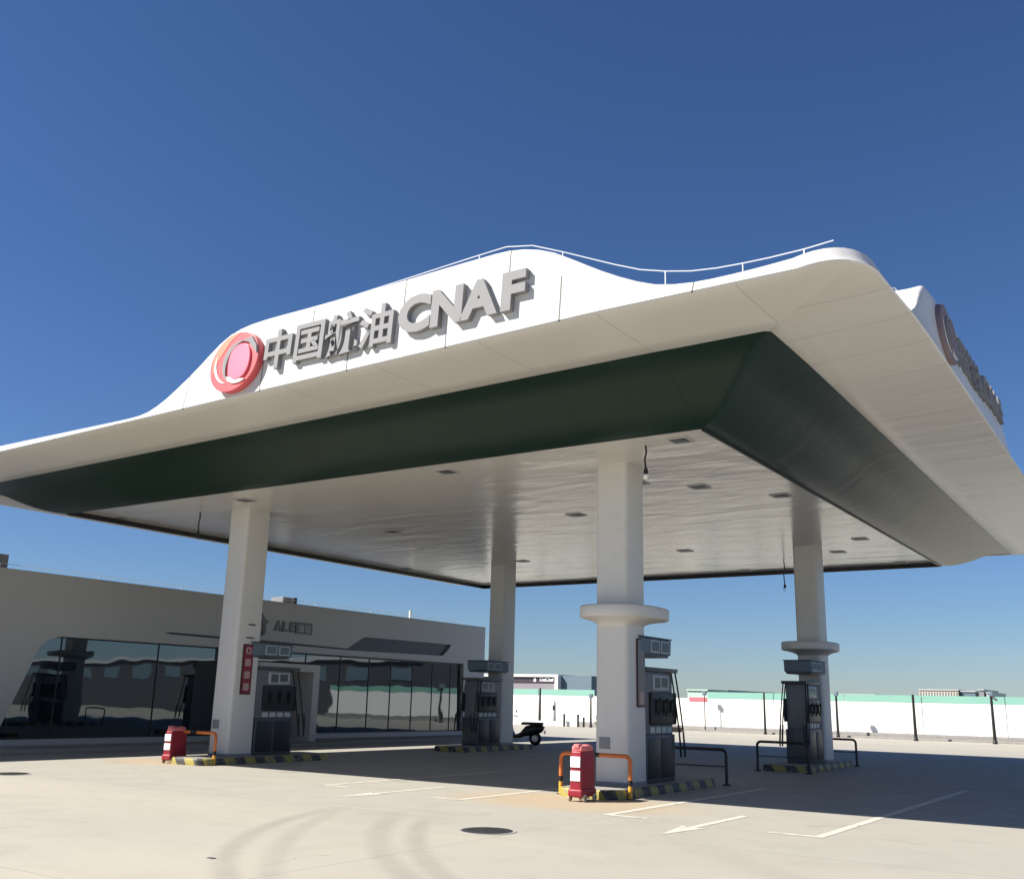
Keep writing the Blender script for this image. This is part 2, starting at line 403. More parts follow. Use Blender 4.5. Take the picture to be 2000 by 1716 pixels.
arrow(-5.62, -2.1, 'worn thin white arrow in the left bay')

def cover(x, y, r, lab):
    t = thing('manhole_cover', lab, 'manhole cover', (x, y, 0), 'round manhole covers')
    MB().lathe([(r + .04, 0), (r + .04, .006), (r, .007), (r - .005, .004)], (x, y, 0), 40).build('rim', M_['concrete'], t)
    m = MB().lathe([(r - .008, .001), (r - .008, .010), (r - .03, .012)], (x, y, 0), 40)
    for i in range(-4, 5):
        for j in range(-4, 5):
            px, py = i * .07, j * .07
            if math.hypot(px, py) < r - .06: m.box(x + px - .022, x + px + .022, y + py - .022, y + py + .022, .011, .015)
    m.build('lid', mat('cast iron', (.03, .03, .032), .5, var=.2), t)
cover(-1.38, -3.88, .33, 'round black manhole cover in the centre foreground')
cover(-12.9, -3.32, .33, 'round dark manhole cover at the left edge of the photo')
g = MB(); g.box(-2.19, -2.10, -7.62, -7.57, .0, .006)
tag(g.build('ground_bolt', M_['dgrey']), 'tiny dark metal plate in the concrete, bottom left foreground', 'ground plate')

# ------------------------------------------------------------------ canopy
canopy = thing('fuel_canopy', 'huge white canopy with wavy top edge and dark green underside on four pillars', 'canopy', (-8, 9, 0))
zG = {'NR': 6.74, 'NL': 6.47, 'FR': 6.47, 'FL': 6.40}
zL = {'NR': 6.74, 'NL': 6.40, 'FR': 6.56, 'FL': 6.42}
def bil(d, x, y):
    u = min(1, max(0, (x + W) / W)); v = min(1, max(0, y / L))
    k = min(1, max(0, (y + 3.2) / 2.2)) * min(1, max(0, (x - .5) / 3)) * (.12 if d is zL else .05) * min(1, max(0, 1 - y / 9))
    return k + (d['NL'] * (1 - u) + d['NR'] * u) * (1 - v) + (d['FL'] * (1 - u) + d['FR'] * u) * v
OH = dict(F=3.6, R=3.6, L=2.8, B=2.6)
def ring(o, r, zf, kn=10, step=.3):
    """closed loop at outward offset o (0..3.6); side overhangs scale past 1.8"""
    d = {k: (o if o <= 1.8 else 1.8 + (o - 1.8) * (v - 1.8) / 1.8) for k, v in OH.items()}
    x0, x1, y0, y1 = -W - d['L'], d['R'], -d['F'], L + d['B']
    pts = []
    def side(a, b, n, tag_):
        for i in range(1, n):
            t = i / n; pts.append((a[0] + (b[0] - a[0]) * t, a[1] + (b[1] - a[1]) * t, tag_, None))
    def arc(cx, cy, a0, tg):
        for i in range(kn + 1):
            a = math.radians(a0 + 90 * i / kn)
            pts.append((cx + r * math.cos(a), cy + r * math.sin(a), tg, i / kn))
    nx, ny = 84, 84
    arc(x0 + r, y0 + r, 180, 'NL'); side((x0 + r, y0), (x1 - r, y0), nx, 'F')
    arc(x1 - r, y0 + r, 270, 'NR'); side((x1, y0 + r), (x1, y1 - r), ny, 'R')
    arc(x1 - r, y1 - r, 0, 'FR'); side((x1 - r, y1), (x0 + r, y1), nx, 'B')
    arc(x0 + r, y1 - r, 90, 'FL'); side((x0, y1 - r), (x0, y0 + r), ny, 'L')
    return [(x, y, zf(x, y, tg, t)) for x, y, tg, t in pts]
def smooth_tab(tab):
    # monotone-ish smoothing of a height table by cosine steps
    def f(x):
        if x <= tab[0][0]: return tab[0][1]
        n = len(tab)
        for i in range(n - 1):
            if x <= tab[i + 1][0]:
                p0 = tab[max(i - 1, 0)][1]; p1 = tab[i][1]; p2 = tab[i + 1][1]; p3 = tab[min(i + 2, n - 1)][1]
                t = (x - tab[i][0]) / (tab[i + 1][0] - tab[i][0])
                return .5 * ((2 * p1) + (-p0 + p2) * t + (2 * p0 - 5 * p1 + 4 * p2 - p3) * t * t + (-p0 + 3 * p1 - 3 * p2 + p3) * t ** 3)
        return tab[-1][1]
    return f
zF = smooth_tab([(-17, 6.63), (-13, 6.64), (-11, 6.645), (-10.35, 6.655), (-9.76, 6.71), (-9.3, 6.88), (-8.8, 7.16), (-8.3, 7.47), (-7.85, 7.77), (-7.5, 7.92), (-7.05, 7.995), (-6.5, 8.01), (-5.7, 8.015), (-4, 8.05), (-2, 8.10), (-1.5, 8.095), (-1.12, 8.02), (-.8, 7.9), (-.4, 7.67), (0, 7.43), (.4, 7.22), (.8, 7.05), (1.2, 6.96), (1.6, 6.93), (2.2, 6.94), (2.8, 6.97), (3.6, 6.97)])
zR = smooth_tab([(-3, 7.0), (-2.5, 7.0), (-1.6, 7.0), (-.95, 7.03), (-.7, 7.1), (-.45, 7.27), (-.14, 7.5), (.1, 7.72), (.4, 7.88), (.9, 7.93), (2, 7.97), (3, 7.93), (4, 7.88), (5, 7.86), (6.3, 7.78), (6.9, 7.66), (7.35, 7.4), (7.8, 7.08), (8.2, 6.86), (8.7, 6.72), (9.5, 6.68), (21, 6.62)])
def ztop(x, y, tg, t):
    low = bil(zL, x, y) + .17
    if tg == 'F': return zF(x)
    if tg == 'R': return max(zR(y), bil(zL, x, y) + .07)
    if tg == 'NR': return zF(2.8) * (1 - t) + zR(-2.8) * t + .09 * math.sin(PI * t)
    if tg == 'NL': return low * (1 - t) + zF(-17) * t
    if tg == 'FR': return (bil(zL, x, y) + .07) * (1 - t) + low * t
    return low
def shell(mb, stations, mats=None):
    n = len(stations[0])
    # per-quad material: 0 on front/back runs, 1 on side runs
    o = len(mb.v); vs = [p for R in stations for p in R]; mb.v += vs
    kn = 10; nx = ny = 84
    segs = []
    for name, cnt in (('c', kn + 1), ('x', nx - 1), ('c', kn + 1), ('y', ny - 1), ('c', kn + 1), ('x', nx - 1), ('c', kn + 1), ('y', ny - 1)): segs += [name] * cnt
    bounds = {}; idx = 0; half = []
    order = ['NL', 'F', 'NR', 'R', 'FR', 'B', 'FL', 'L']; cnts = [kn + 1, nx - 1] * 4
    for nm, cnt in zip(order, cnts):
        for j in range(cnt):
            if nm in ('F', 'B'): half.append(0)
            elif nm in ('R', 'L'): half.append(1)
            elif nm in ('NL', 'FR'): half.append(1 if j < cnt // 2 else 0)
            else: half.append(0 if j < cnt // 2 else 1)
    for i in range(len(stations) - 1):
        for k in range(n):
            a = o + i * n + k; b = o + i * n + (k + 1) % n
            mb.f.append((a, b, b + n, a + n)); mb.mi.append(half[k])
    return mb
prof = [(0, 0), (.12, .008), (.25, .028), (.4, .065), (.55, .12), (.7, .19), (.85, .27), (1.0, .355), (1.13, .43), (1.3, .495), (1.5, .535), (1.65, .55), (1.8, .56)]
def zprof(dz): return lambda x, y, tg, t: H + dz / .56 * (bil(zG, x, y) - H)
st = [ring(o, .02 + .05 * o, zprof(dz)) for o, dz in prof]
shell(MB(), st).build('green_underside_band', [M_['greenX'], M_['greenY']], canopy, smooth=50)
# white underside, from the green edge out to the lip
def zmix(f, add=0): return lambda x, y, tg, t: bil(zG, x, y) * (1 - f) + (bil(zL, x, y) + (.07 * f ** 3 * math.sin(PI * t) if tg == 'NR' else 0)) * f + add
wst = [ring(1.8, .11, zmix(0)), ring(1.815, .12, zmix(0, -.012)), ring(2.2, .2, zmix(.25, -.005)), ring(2.6, .35, zmix(.5, -.01)), ring(3.0, .5, zmix(.7, -.015)),
       ring(3.3, .63, zmix(.85, -.015)), ring(3.5, .72, zmix(1, -.008)), ring(3.58, .78, zmix(1, .012))]
shell(MB(), wst).build('white_underside_band', [M_['bandX'], M_['bandY']], canopy, smooth=60)
# fascia: lip up to the wavy top and in over the crest
def zfas(f, add=0): return lambda x, y, tg, t: (bil(zL, x, y) + (.07 * math.sin(PI * t) if tg == 'NR' else 0)) * (1 - f) + ztop(x, y, tg, t) * f + add
fst = [ring(3.58, .78, zmix(1, .012)), ring(3.6, .8, zmix(1, .035))]
for k in (.25, .5, .75, .93): fst.append(ring(3.6 - .09 * k, .8, zfas(k)))
fst += [ring(3.49, .8, zfas(1, -.015)), ring(3.45, .8, zfas(1, 0)), ring(3.36, .8, zfas(1, .008)), ring(3.0, .5, zfas(1, .0)), ring(2.3, .4, zfas(1, -.03)), ring(2.22, .4, zfas(1, -.05)), ring(2.2, .4, zmix(1, .10))]
shell(MB(), fst).build('fascia', [M_['fasX'], M_['fasY']], canopy, smooth=40)
m = MB(); m.add([(-W - 2.15, -2.2, 6.60), (2.2, -2.2, 6.98), (2.2, L + 1.9, 6.78), (-W - 2.15, L + 1.9, 6.60)], [(0, 1, 2, 3)])
m.build('roof_deck', M_['lgrey'], canopy, smooth=0)
# ceiling and black trim
cz = H + .1
m = MB(); m.add([(-W, 0, cz), (0, 0, cz), (0, L, cz), (-W, L, cz)], [(0, 3, 2, 1)])
m.build('ceiling', M_['ceil'], canopy, smooth=0)
t = .035
m = MB(); m.box(-W, 0, 0, t, H - .004, cz); m.box(-W, 0, L - t, L, H - .03, cz - .002)
m.box(-W, -W + t, t, L - t, H - .03, cz - .002); m.box(-t, 0, t, L - t, H - .03, cz - .002)
m.build('ceiling_trim', M_['trim'], canopy, smooth=0)

# columns
cols = {'P1': (-13.15, 2.27), 'P2': (-2.70, 2.27), 'P3': (-13.33, 13.95), 'P4': (-2.72, 14.0)}
for k, (x, y) in cols.items():
    hx = .33 if k != 'P3' else .3
    m = MB()
    rings = []
    for z, s in ((.13, 1.03), (.16, 1.03), (2.0, 1.01), (4.0, 1.0), (cz, 1.0)):
        rings.append([(px, py, z) for px, py in rrect(x, y, hx * s, .38 * s, .075 * s, 5)])
    m.loft(rings)
    c = m.build('column', M_['colm'], canopy, smooth=40)
    b = MB(); b.loft([[(px, py, z) for px, py in rrect(x, y, hx * 1.03 + .012, .38 * 1.03 + .012, .085, 5)] for z in (.15, .22)]).build('base_band', M_['mgrey'], c)
    if k in ('P2', 'P4'):
        s = 1 if k == 'P2' else -1
        cx, cy = x, y + s * .18
        e = MB(); hx2, hy2 = .72, 1.0
        R = [[(px, py, 2.93) for px, py in superell(x, y, hx + .012, .392, 6)]]
        for q in range(1, 9):
            u = q / 8; e1 = u ** 3; z = 2.93 + .19 * u
            R.append([(px, py, z) for px, py in superell(x + (cx - x) * e1, y + (cy - y) * e1, hx + .012 + (hx2 * .95 - hx) * e1, .392 + (hy2 * .95 - .392) * e1, 6 - 3.4 * u)])
        for z, f in ((3.13, .985), (3.15, 1.0), (3.31, 1.0), (3.33, .99), (3.345, .965)):
            R.append([(px, py, z) for px, py in superell(cx, cy, hx2 * f, hy2 * f, 2.6)])
        R.append([(px, py, 3.362) for px, py in superell(x, y, hx - .02, .36, 4)])
        e.loft(R, cap0=False, cap1=False); e.build('collar', M_['colm'], c, smooth=40)
    if k in ('P1', 'P2'):
        q = MB(); q.box(x - .24, x - .02, y - .399, y - .388, .78, .98, bev=.003)
        if k == 'P2': q.build('notice_plate', M_['mgrey'], c)
        else: q.build('notice_plate', M_['mgrey'], c)
# bay number on the left near column: marks lying on their side on the +X face
c1 = [o for o in canopy.children if o.name.startswith('column')][0]
x, y = cols['P1']; fx = x + .335
m = MB(); glyph(m, '1', .30, .012, lambda u, v, w: (fx + .004 + w, y + .05 - v, 3.22 + u * .9), off=.006)
m.build('number', M_['dgrey'], c1)
m = MB(); m.box(fx - .002, fx + .01, y - .1, y + .13, 2.89, 2.925); m.build('number', M_['dgrey'], c1)

# vertical sign boards on the columns
def board(x, y0, y1, z0, z1, mf, mfr, lab, chars, nm):
    t = thing('column_sign', lab, 'sign board', (x, (y0 + y1) / 2, z0), 'tall sign boards on the pillars')
    m = MB(); m.box(x, x + .025, y0, y1, z0, z1, bev=.004); m.build('frame', mfr, t)
    m = MB(); m.box(x + .025, x + .029, y0 + .025, y1 - .025, z0 + .03, z1 - .03); m.build('face', mf, t)
    yc = (y0 + y1) / 2
    for kind, zc, h in chars:
        w = (y1 - y0) * .27; m = MB()
        f = lambda u, v, ww: (x + .031 + ww, yc + u, zc + v)
        if kind == 'o': plate(m, [superell(0, 0, w, h, 2.6, 20), superell(0, 0, w * .45, h * .55, 2.6, 20)], .004, f)
        else: plate(m, [rrect(0, 0, w, h, .02, 2)], .004, f)
        m.build('character', M_['char'], t)
xx = cols['P1'][0] + .337
board(xx, 2.10, 2.42, 1.57, 2.75, M_['panelr'], M_['paneln'], 'tall dark red sign with four pale characters on the left near pillar',
      [('o', 2.60, .085), ('b', 2.32, .085), ('b', 2.03, .085), ('b', 1.75, .085)], 0)
xx = cols['P2'][0] + .337
board(xx, 2.24, 2.56, 1.52, 2.76, M_['panelg'], M_['paneln'], 'tall dark framed sign with a grey face on the right near pillar',
      [('b', 1.68, .11)], 0)

# recessed ceiling lights
rows = [('front', [(-17.2, 1.4), (-12.2, 1.2), (-5.97, .96), (-.79, .88)]),
        ('second', [(-17.0, 6.4), (-12.0, 6.4), (-6.09, 6.42), (-.87, 6.34)]),
        ('third', [(-17.0, 13.1), (-12.0, 13.1), (-6.16, 13.12), (-.96, 13.04)]),
        ('back', [(-17.0, 18.2), (-12.0, 18.2), (-6.2, 18.2), (-1.08, 18.2)]),
        ('pillar', [(-3.06, 3.75), (-2.07, 4.68), (-2.18, 15.2)])]
first = None
for rn, ps in rows:
    for i, (x, y) in enumerate(ps):
        lab = ('flush square light in the white ceiling, %s from left in its %s row' % (['first', 'second', 'third', 'fourth'][i], rn)) if rn != 'pillar' else \
            ['flush ceiling light closest behind the right near pillar', 'flush ceiling light up and right of the right near pillar', 'flush ceiling light just right of the right far pillar'][i]
        if first is None:
            t = thing('ceiling_light', lab, 'ceiling light', (x, y, cz), 'flush ceiling lights')
            MB().box(x - .2, x + .2, y - .2, y + .2, cz - .018, cz - .002, bev=.006).build('frame', M_['lgrey'], t)
            MB().box(x - .155, x + .155, y - .155, y + .155, cz - .023, cz - .0185, bev=.002).build('lens', M_['dgrey'], t)
            first = t
        else: dup(first, (x, y, cz), 0, lab)
# dangling cables
for (x, y, ln, lab, bulb) in ((-14.57, 1.84, .50, 'black cable with a bent end hanging left of the left near pillar', 0),
                              (-1.5, .96, .42, 'black cable with a small pale bulb hanging right of the right near pillar', 1),
                              (-4.26, 16.45, .75, 'long black cable with a plug hanging left of the right far pillar', 0)):
    t = thing('hanging_cable', lab, 'hanging cable', (x, y, cz), 'dangling ceiling cables')
    MB().tube([(x, y, cz), (x + .015, y, cz - ln * .3), (x - .02, y, cz - ln * .6), (x, y, cz - ln)], .018, 6).build('cable', M_['black'], t)
    MB().lathe([(.012, .02), (.03, 0), (.042, -.05), (.04, -.1), (.03, -.11)], (x, y, cz - ln), 12).build('lamp_holder', M_['black'], t)
    if bulb: MB().lathe([(.028, 0), (.045, -.03), (.045, -.06), (.025, -.09), (.005, -.1)], (x, y, cz - ln - .1), 12).build('bulb', M_['reflect'], t)
    else: MB().tube([(x, y, cz - ln - .08), (x - .05, y, cz - ln - .16), (x + .03, y, cz - ln - .2)], .01, 6).build('tail', M_['black'], t)

# lightning wires above the fascia
def wire(pts, lab, every, r=.008, hz=None, nm='roof_wire'):
    t = thing(nm, lab, 'roof wire', pts[0], 'wires along the roof edges')
    MB().tube(pts, r, 6).build('wire', M_['wire'], t)
    for i in every:
        x, y, z = pts[i]; zb = hz(i)
        MB().tube([(x, y, zb - .03), (x, y, z)], .009, 6).build('wire_post', M_['wire'], t)
P = []
for i in range(0, 63):
    x = -17.2 + i * .25
    P.append((x, -3.33, zF(x) + (.085 if x < -9.4 else (.05 if x < -7.7 else (.075 + max(0, min(1, (x + 5) / 3.4)) * .075)))))
tail = [(.14, 7.54), (.54, 7.37), (.92, 7.26), (1.29, 7.18), (1.65, 7.14), (2.01, 7.125), (2.35, 7.12), (2.81, 7.13), (3.18, 7.16)]
P += [(-1.23, -3.33, 8.16), (-.7, -3.33, 7.93), (-.27, -3.33, 7.73)] + [(x, -3.33, z) for x, z in tail]
wire(P, 'thin pale wire on small posts along the front top edge of the canopy', [2, 14, 26, 36, 44, 52, 60, 64, 68, 71, 73], hz=lambda i: zF(P[i][0]))
P2_ = [(3.05, -1.0 + i * .3, zR(-1.0 + i * .3) + .07) for i in range(31)]
wire(P2_, 'thin wire on the right top edge of the canopy', [2, 8, 14, 20, 26], hz=lambda i: zR(P2_[i][1]))

# ------------------------------------------------------------------ lettering and emblem
def sign(lab, mapf, group, mute=False):
    Q = dict(M_)
    if mute: Q.update(red=M_['shade_tone'], orange=M_['shade_tone'], pink=M_['shade_tone'])  # painted shade tone replaces the emblem's own colours
    """mapf(s, z, w): s runs along the fascia from the viewer's left, w stands off it"""
    t = thing('roof_sign', lab, 'roof sign', mapf(0, 7.2, 0), group)
    cs, czz = .70, 7.24       # emblem centre
    def xf(u, v, w): return mapf(cs + u, czz + v, .07 + w)
    n = 48
    outer = []
    for i in range(n):
        a = 2 * PI * i / n; r = .585 + .018 * math.sin(a * 2 + .6); outer.append((r * math.cos(a) * 1.02, r * math.sin(a) * .97))
    m = MB(); plate(m, [outer], .13, xf, bev=.012); em = m.build('emblem', Q['red'], t)
    # pale swirl, orange blade, inner disc standing proud of it
    def cres(r0, th, a0, a1, cx=0, cy=0, n=26):
        A = [a0 + (a1 - a0) * i / n for i in range(n + 1)]
        o = [(cx + r0 * math.cos(math.radians(a)), cy + r0 * math.sin(math.radians(a))) for a in A]
        ii = [(cx + (r0 - th * math.sin(PI * i / n)) * math.cos(math.radians(a)), cy + (r0 - th * math.sin(PI * i / n)) * math.sin(math.radians(a))) for i, a in enumerate(A)]
        return o + ii[1:-1][::-1]
    m = MB(); plate(m, [cres(.52, .17, 80, 205, -.02, .02)], .012, lambda u, v, w: xf(u, v, w + .078)); m.build('blade', Q['orange'], em)
    m = MB(); plate(m, [cres(.40, .05, 150, 265, -.08, 0)], .014, lambda u, v, w: xf(u, v, w + .085)); m.build('white_crescent', Q['white'], em)  # white crescent belonging to the emblem design
    m = MB(); plate(m, [cres(.40, .10, 75, 240, .15, -.03)], .04, lambda u, v, w: xf(u, v, w + .09)); m.build('swirl', Q['letter'], em)
    m = MB(); plate(m, [cres(.40, .12, 215, 300, .16, -.03)], .03, lambda u, v, w: xf(u, v, w + .088)); m.build('swirl', Q['white'], em)
    m = MB(); plate(m, [superell(.17, -.03, .27, .33, 2.2, 34)], .03, lambda u, v, w: xf(u, v, w + .095), bev=.006); m.build('disc', Q['pink'], em)
    m = MB(); plate(m, [[(.18, .36), (.42, .40), (.56, .22), (.60, .05), (.50, .16), (.36, .30)]], .07, lambda u, v, w: xf(u, v, w + .08)); m.build('tail', Q['letter'], em)
    # characters
    for i, ch in enumerate('\u4e2d\u56fd\u822a\u6cb9'):
        sc = 1.72 + i * .735
        m = MB(); glyph(m, ch, .76, .09, lambda u, v, w, sc=sc: mapf(sc + u, 7.32 + v, .05 + w), off=.015); m.build('letter', M_['letter'], t)
    for ch, sc, sx in (('C', 4.72, 1.12), ('N', 5.35, 1.02), ('A', 5.95, 1.07), ('F', 6.56, 1.12)):
        m = MB(); glyph(m, ch, .80, .11, lambda u, v, w, sc=sc: mapf(sc + u, 7.355 + v, .06 + w), off=.038, sx=sx); m.build('letter', M_['letter'], t)
    return t
sign('grey raised lettering and red round emblem on the sunlit front fascia', lambda s, z, w: (-7.9 + s * 1.0, -3.6 - w + .075 * (z - 6.6), z), 'raised roof signs')
sign('shade toned emblem and lettering seen edge on along the shaded right fascia', lambda s, z, w: (3.6 + w * .7 - .03 - .075 * (z - 6.7), .75 + s * .93, 7.38 + (z - 7.24) * .9), 'raised roof signs', True)

# ------------------------------------------------------------------ islands, hoops, dispensers
def island(k, s, lab):
    x, y = cols[k]; ya, yb = (y - 1.35 * s), (y + (3.1 if k == 'P2' else 2.9) * s); y0, y1 = min(ya, yb), max(ya, yb)
    m = MB(); R = []
    for z, g_ in ((0, 0), (.12, 0), (.142, .012), (.15, .03)):
        R.append([(px, py, z) for px, py in rrect(x, (y0 + y1) / 2, .62 - g_, (y1 - y0) / 2 - g_, .3, 6)])
    m.loft(R)
    t = thing('pump_island', lab, 'pump island', (x, y, 0), 'striped pump islands')
    m.build('kerb', M_['kerb'], t)
    m = MB(); m.loft([[(px, py, z) for px, py in rrect(x, (y0 + y1) / 2, .54, (y1 - y0) / 2 - .08, .24, 6)] for z in (.13, .154)]); m.build('top', M_['concrete'], t)
island('P1', 1, 'yellow and black striped kerb island under the left near pillar')
island('P2', 1, 'yellow and black striped kerb island under the right near pillar')
island('P3', -1, 'striped kerb island under the left far pillar')
island('P4', -1, 'striped kerb island under the right far pillar')

def hoop(x0, x1, y, h, style, lab):
    t = thing('crash_hoop', lab, 'crash hoop', ((x0 + x1) / 2, y, 0), 'crash hoops at the island ends')
    r = .036; c = .1
    def arcp(cx, cz_, a0, a1, n=5): return [(cx + c * math.cos(math.radians(a0 + (a1 - a0) * i / n)), y, cz_ + c * math.sin(math.radians(a0 + (a1 - a0) * i / n))) for i in range(n + 1)]
    top = arcp(x0 + c, h - c, 180, 90) + arcp(x1 - c, h - c, 90, 0)
    if style == 'paint':
        MB().tube([(x0, y, .30)] + top + [(x1, y, .30)], r, 12).build('top_bar', M_['hoopO'], t)
        for px in (x0, x1):
            lg = MB().tube([(px, y, 0), (px, y, .22)], r * 1.02, 12).build('leg', M_['hoopY'], t)
            MB().tube([(px, y, .22), (px, y, .31)], r * 1.12, 12).build('band', M_['black'], lg)
            MB().lathe([(.08, 0), (.08, .012)], (px, y, .001), 14).build('foot', M_['dgrey'], lg)
        MB().tube([((x0 + x1) / 2 - .12, y, h), ((x0 + x1) / 2 + .1, y, h)], r * 1.06, 12).build('band', M_['black'], t)
    else:
        MB().tube([(x0, y, .03)] + top + [(x1, y, .03)], r * .9, 12).build('top_bar', M_['hoopK'], t)
        for px in (x0, x1): MB().lathe([(.08, 0), (.08, .03)], (px, y, .001), 14).build('foot', M_['hoopK'], t)
        MB().tube([(x0, y, h * .52), (x1, y, h * .52)], .012, 8).build('cross_bar', M_['hoopK'], t)
hoop(-3.40, -2.02, 1.3, .70, 'paint', 'orange and yellow crash hoop before the right near pillar')
hoop(-14.05, -12.56, 1.3, .70, 'paint', 'orange and yellow crash hoop before the left near pillar')
hoop(-3.30, -2.02, 5.62, .70, 'dark', 'dark crash hoop behind the dispenser of the right near pillar')
hoop(-3.25, -1.95, 10.75, .72, 'dark', 'black crash hoop left of the right far pillar')
hoop(-3.4, -2.07, 15.45, .72, 'dark', 'black crash hoop right of the right far pillar')

def dispenser(lab):
    """local frame: column centre at the origin, cabinet on the +Y side, nozzles on both X faces"""
    t = thing('fuel_dispenser', lab, 'fuel dispenser', (0, 0, 0), 'fuel dispensers')
    m = MB(); m.box(-.30, .30, .42, 1.70, .154, 1.02, bev=.02); body = m.build('cabinet', M_['dgrey'], t)
    m = MB(); m.box(-.27, .27, .40, 1.66, 1.02, 2.18, bev=.015); m.build('upper_cabinet', M_['cab'], t)
    m = MB(); m.box(-.34, .34, .39, 1.78, 2.181, 2.26, bev=.012, top=(0, 0, 0, .03)); m.build('top_cover', M_['dgrey'], t)
    for s in (-1, 1):
        f = lambda a, b: (min(s * a, s * b), max(s * a, s * b))
        x0, x1 = f(.271, .33)
        m = MB(); m.box(x0, x1, .62, 1.74, 1.20, 1.80, bev=.025, seg=3); np_ = m.build('nozzle_panel', M_['black'], t)
        x0, x1 = f(.271, .285)
        m = MB(); m.box(x0, x1, .78, 1.5, 1.84, 2.12, bev=.006); sc = m.build('display', M_['lgrey'], t)
        x0, x1 = f(.286, .29)
        m = MB(); m.box(x0, x1, .86, 1.10, 1.88, 2.08); m.box(x0, x1, 1.16, 1.42, 1.90, 2.08); m.build('screen', M_['screen'], sc)
        x0, x1 = f(.271, .282)
        m = MB()
        for i in range(4): m.box(x0, x1, .66 + i * .25, .66 + i * .25 + .19, 1.05, 1.16, bev=.003)
        m.build('grade_label', M_['label'], t)
        for i in range(3):
            yy = .84 + i * .32
            m = MB(); m.box(s * .335 - .02, s * .335 + .02, yy - .035, yy + .035, 1.42, 1.66, bev=.015)
            m.tube([(s * .35, yy, 1.62), (s * .40, yy, 1.70), (s * .40, yy, 1.5), (s * .36, yy, 1.36)], .018, 8)
            m.build('nozzle', M_['rubber'], np_)
        x0, x1 = f(.301, .309)
        m = MB(); m.box(x0, x1, .5, 1.02, .24, .96, bev=.004); m.box(x0, x1, 1.08, 1.62, .24, .96, bev=.004); m.build('door', M_['black'], t)
    for s in (-1, 1):
        for j, yy in enumerate((1.55, 1.72)):
            pts = []
            for i in range(19):
                q = i / 18
                z = 2.2 - 1.75 * q if q < .8 else 2.2 - 1.4 + (q - .8) * 1.2 - 0.0
                pts.append((s * (.30 + .06 * math.sin(q * PI)), yy + .34 * math.sin(q * PI * .55) + .02 * j, 2.2 - 1.62 * math.sin(min(q * 1.25, 1) * PI / 2) ** 1.1 + (.55 * max(0, q - .8) / .2)))
            MB().tube(pts, .017, 8).build('hose', M_['rubber'], t)
    # price box on brackets above the cabinet
    return t
def pricebox(lab):
    t = thing('price_display', lab, 'price display', (0, 0, 0), 'price display boxes on the pillars')
    m = MB(); m.box(-.37, .37, .08, 1.42, 2.50, 2.80, bev=.03, top=(0, 0, .03, .03)); m.build('case', M_['blued'], t)
    m = MB(); m.box(-.34, .34, .12, 1.36, 2.455, 2.498, bev=.008); m.build('underside', M_['dgrey'], t)
    m = MB(); m.box(-.385, .385, .06, 1.47, 2.803, 2.825, bev=.004); m.build('lid', M_['dgrey'], t)
    for s in (-1, 1):
        for y0, y1 in ((.52, .90), (.97, 1.33)):
            a, b = sorted((s * .371, s * .38))
            m = MB(); m.box(a, b, y0, y1, 2.535, 2.765, bev=.004); w = m.build('window', M_['lgrey'], t)
            a, b = sorted((s * .3805, s * .384))
            m = MB(); m.box(a, b, y0 + .03, y1 - .03, 2.56, 2.74); m.build('screen', M_['blued'], w)
    return t
d0 = dispenser('grey fuel dispenser with black nozzle panel beside the right near pillar')
p0 = pricebox('blue grey price box with two windows on the right near pillar')
for o in (d0, p0): o.location = (*cols['P2'], 0)
for k, rz, dl, pl in (('P1', 0, 'fuel dispenser in shadow with pale labels beside the left near pillar', 'price box on the left near pillar, before the shop entrance'),
                      ('P3', PI, 'fuel dispenser in deep shadow beside the left far pillar', 'dark price box jutting left from the left far pillar'),
                      ('P4', PI, 'fuel dispenser beside the right far pillar', 'price box under the collar of the right far pillar')):
    dup(d0, (*cols[k], 0), rz, dl); dup(p0, (*cols[k], 0), rz, pl)

# red wheeled cases
def case(x, y, rz, h, lab):
    t = thing('fire_cart', lab, 'fire cart', (0, 0, 0), 'red upright carts at the island noses')
    m = MB(); m.box(-.11, .11, -.26, .26, .12, h - .1, bev=.03, seg=3, top=(.01, -.01, .02, -.02)); body = m.build('body', M_['casered'], t)
    m = MB(); m.box(-.135, .135, -.28, .26, .07, .2, bev=.035, seg=3); m.build('foot', M_['casered'], t)
    m = MB(); m.box(-.1, .1, -.22, .2, h - .115, h - .02, bev=.035, seg=3); m.box(-.06, .05, -.24, -.1, h - .06, h + .01, bev=.025); m.box(-.07, .06, .05, .18, h - .07, h - .005, bev=.02); m.build('cap', M_['pinkc'], t)
    for z0, z1 in ((h * .36, h * .54), (h * .60, h * .79)):
        m = MB(); m.box(-.09, .09, -.272, -.250, z0, z1, bev=.006); m.build('reflective_patch', M_['reflect'], body)
    for sx in (-1, 1):
        for yy in (-.19, .17):
            m = MB(); m.lathe([(.05, -.02), (.062, -.012), (.062, .012), (.05, .02)], (sx * .135, yy, .062), 16, 'x'); w = m.build('wheel', M_['tanc'], t)
            m = MB(); m.lathe([(.02, -.024), (.02, .024)], (sx * .135, yy, .062), 10, 'x'); m.build('hub', M_['dgrey'], w)
    m = MB(); m.tube([(-.05, .24, h * .35), (-.05, .33, h * .45), (.0, .34, h * .7), (.02, .25, h * .86)], .016, 8); m.build('handle', M_['casered'], t)
    t.location = (x, y, 0); t.rotation_euler = (0, 0, rz)
M_['pinkc'] = mat('mottled pink cap', (.60, .17, .17), .5, var=.5, vscale=14)  # cap colour paler and pinker than the body, mottled
M_['tanc'] = mat('worn tan wheel', (.50, .42, .30), .6)
case(-2.5, .5, math.radians(2), .90, 'red upright cart with two white patches before the right near pillar')
case(-13.75, 1.15, math.radians(8), .82, 'smaller looking red cart with two white patches before the left near pillar')

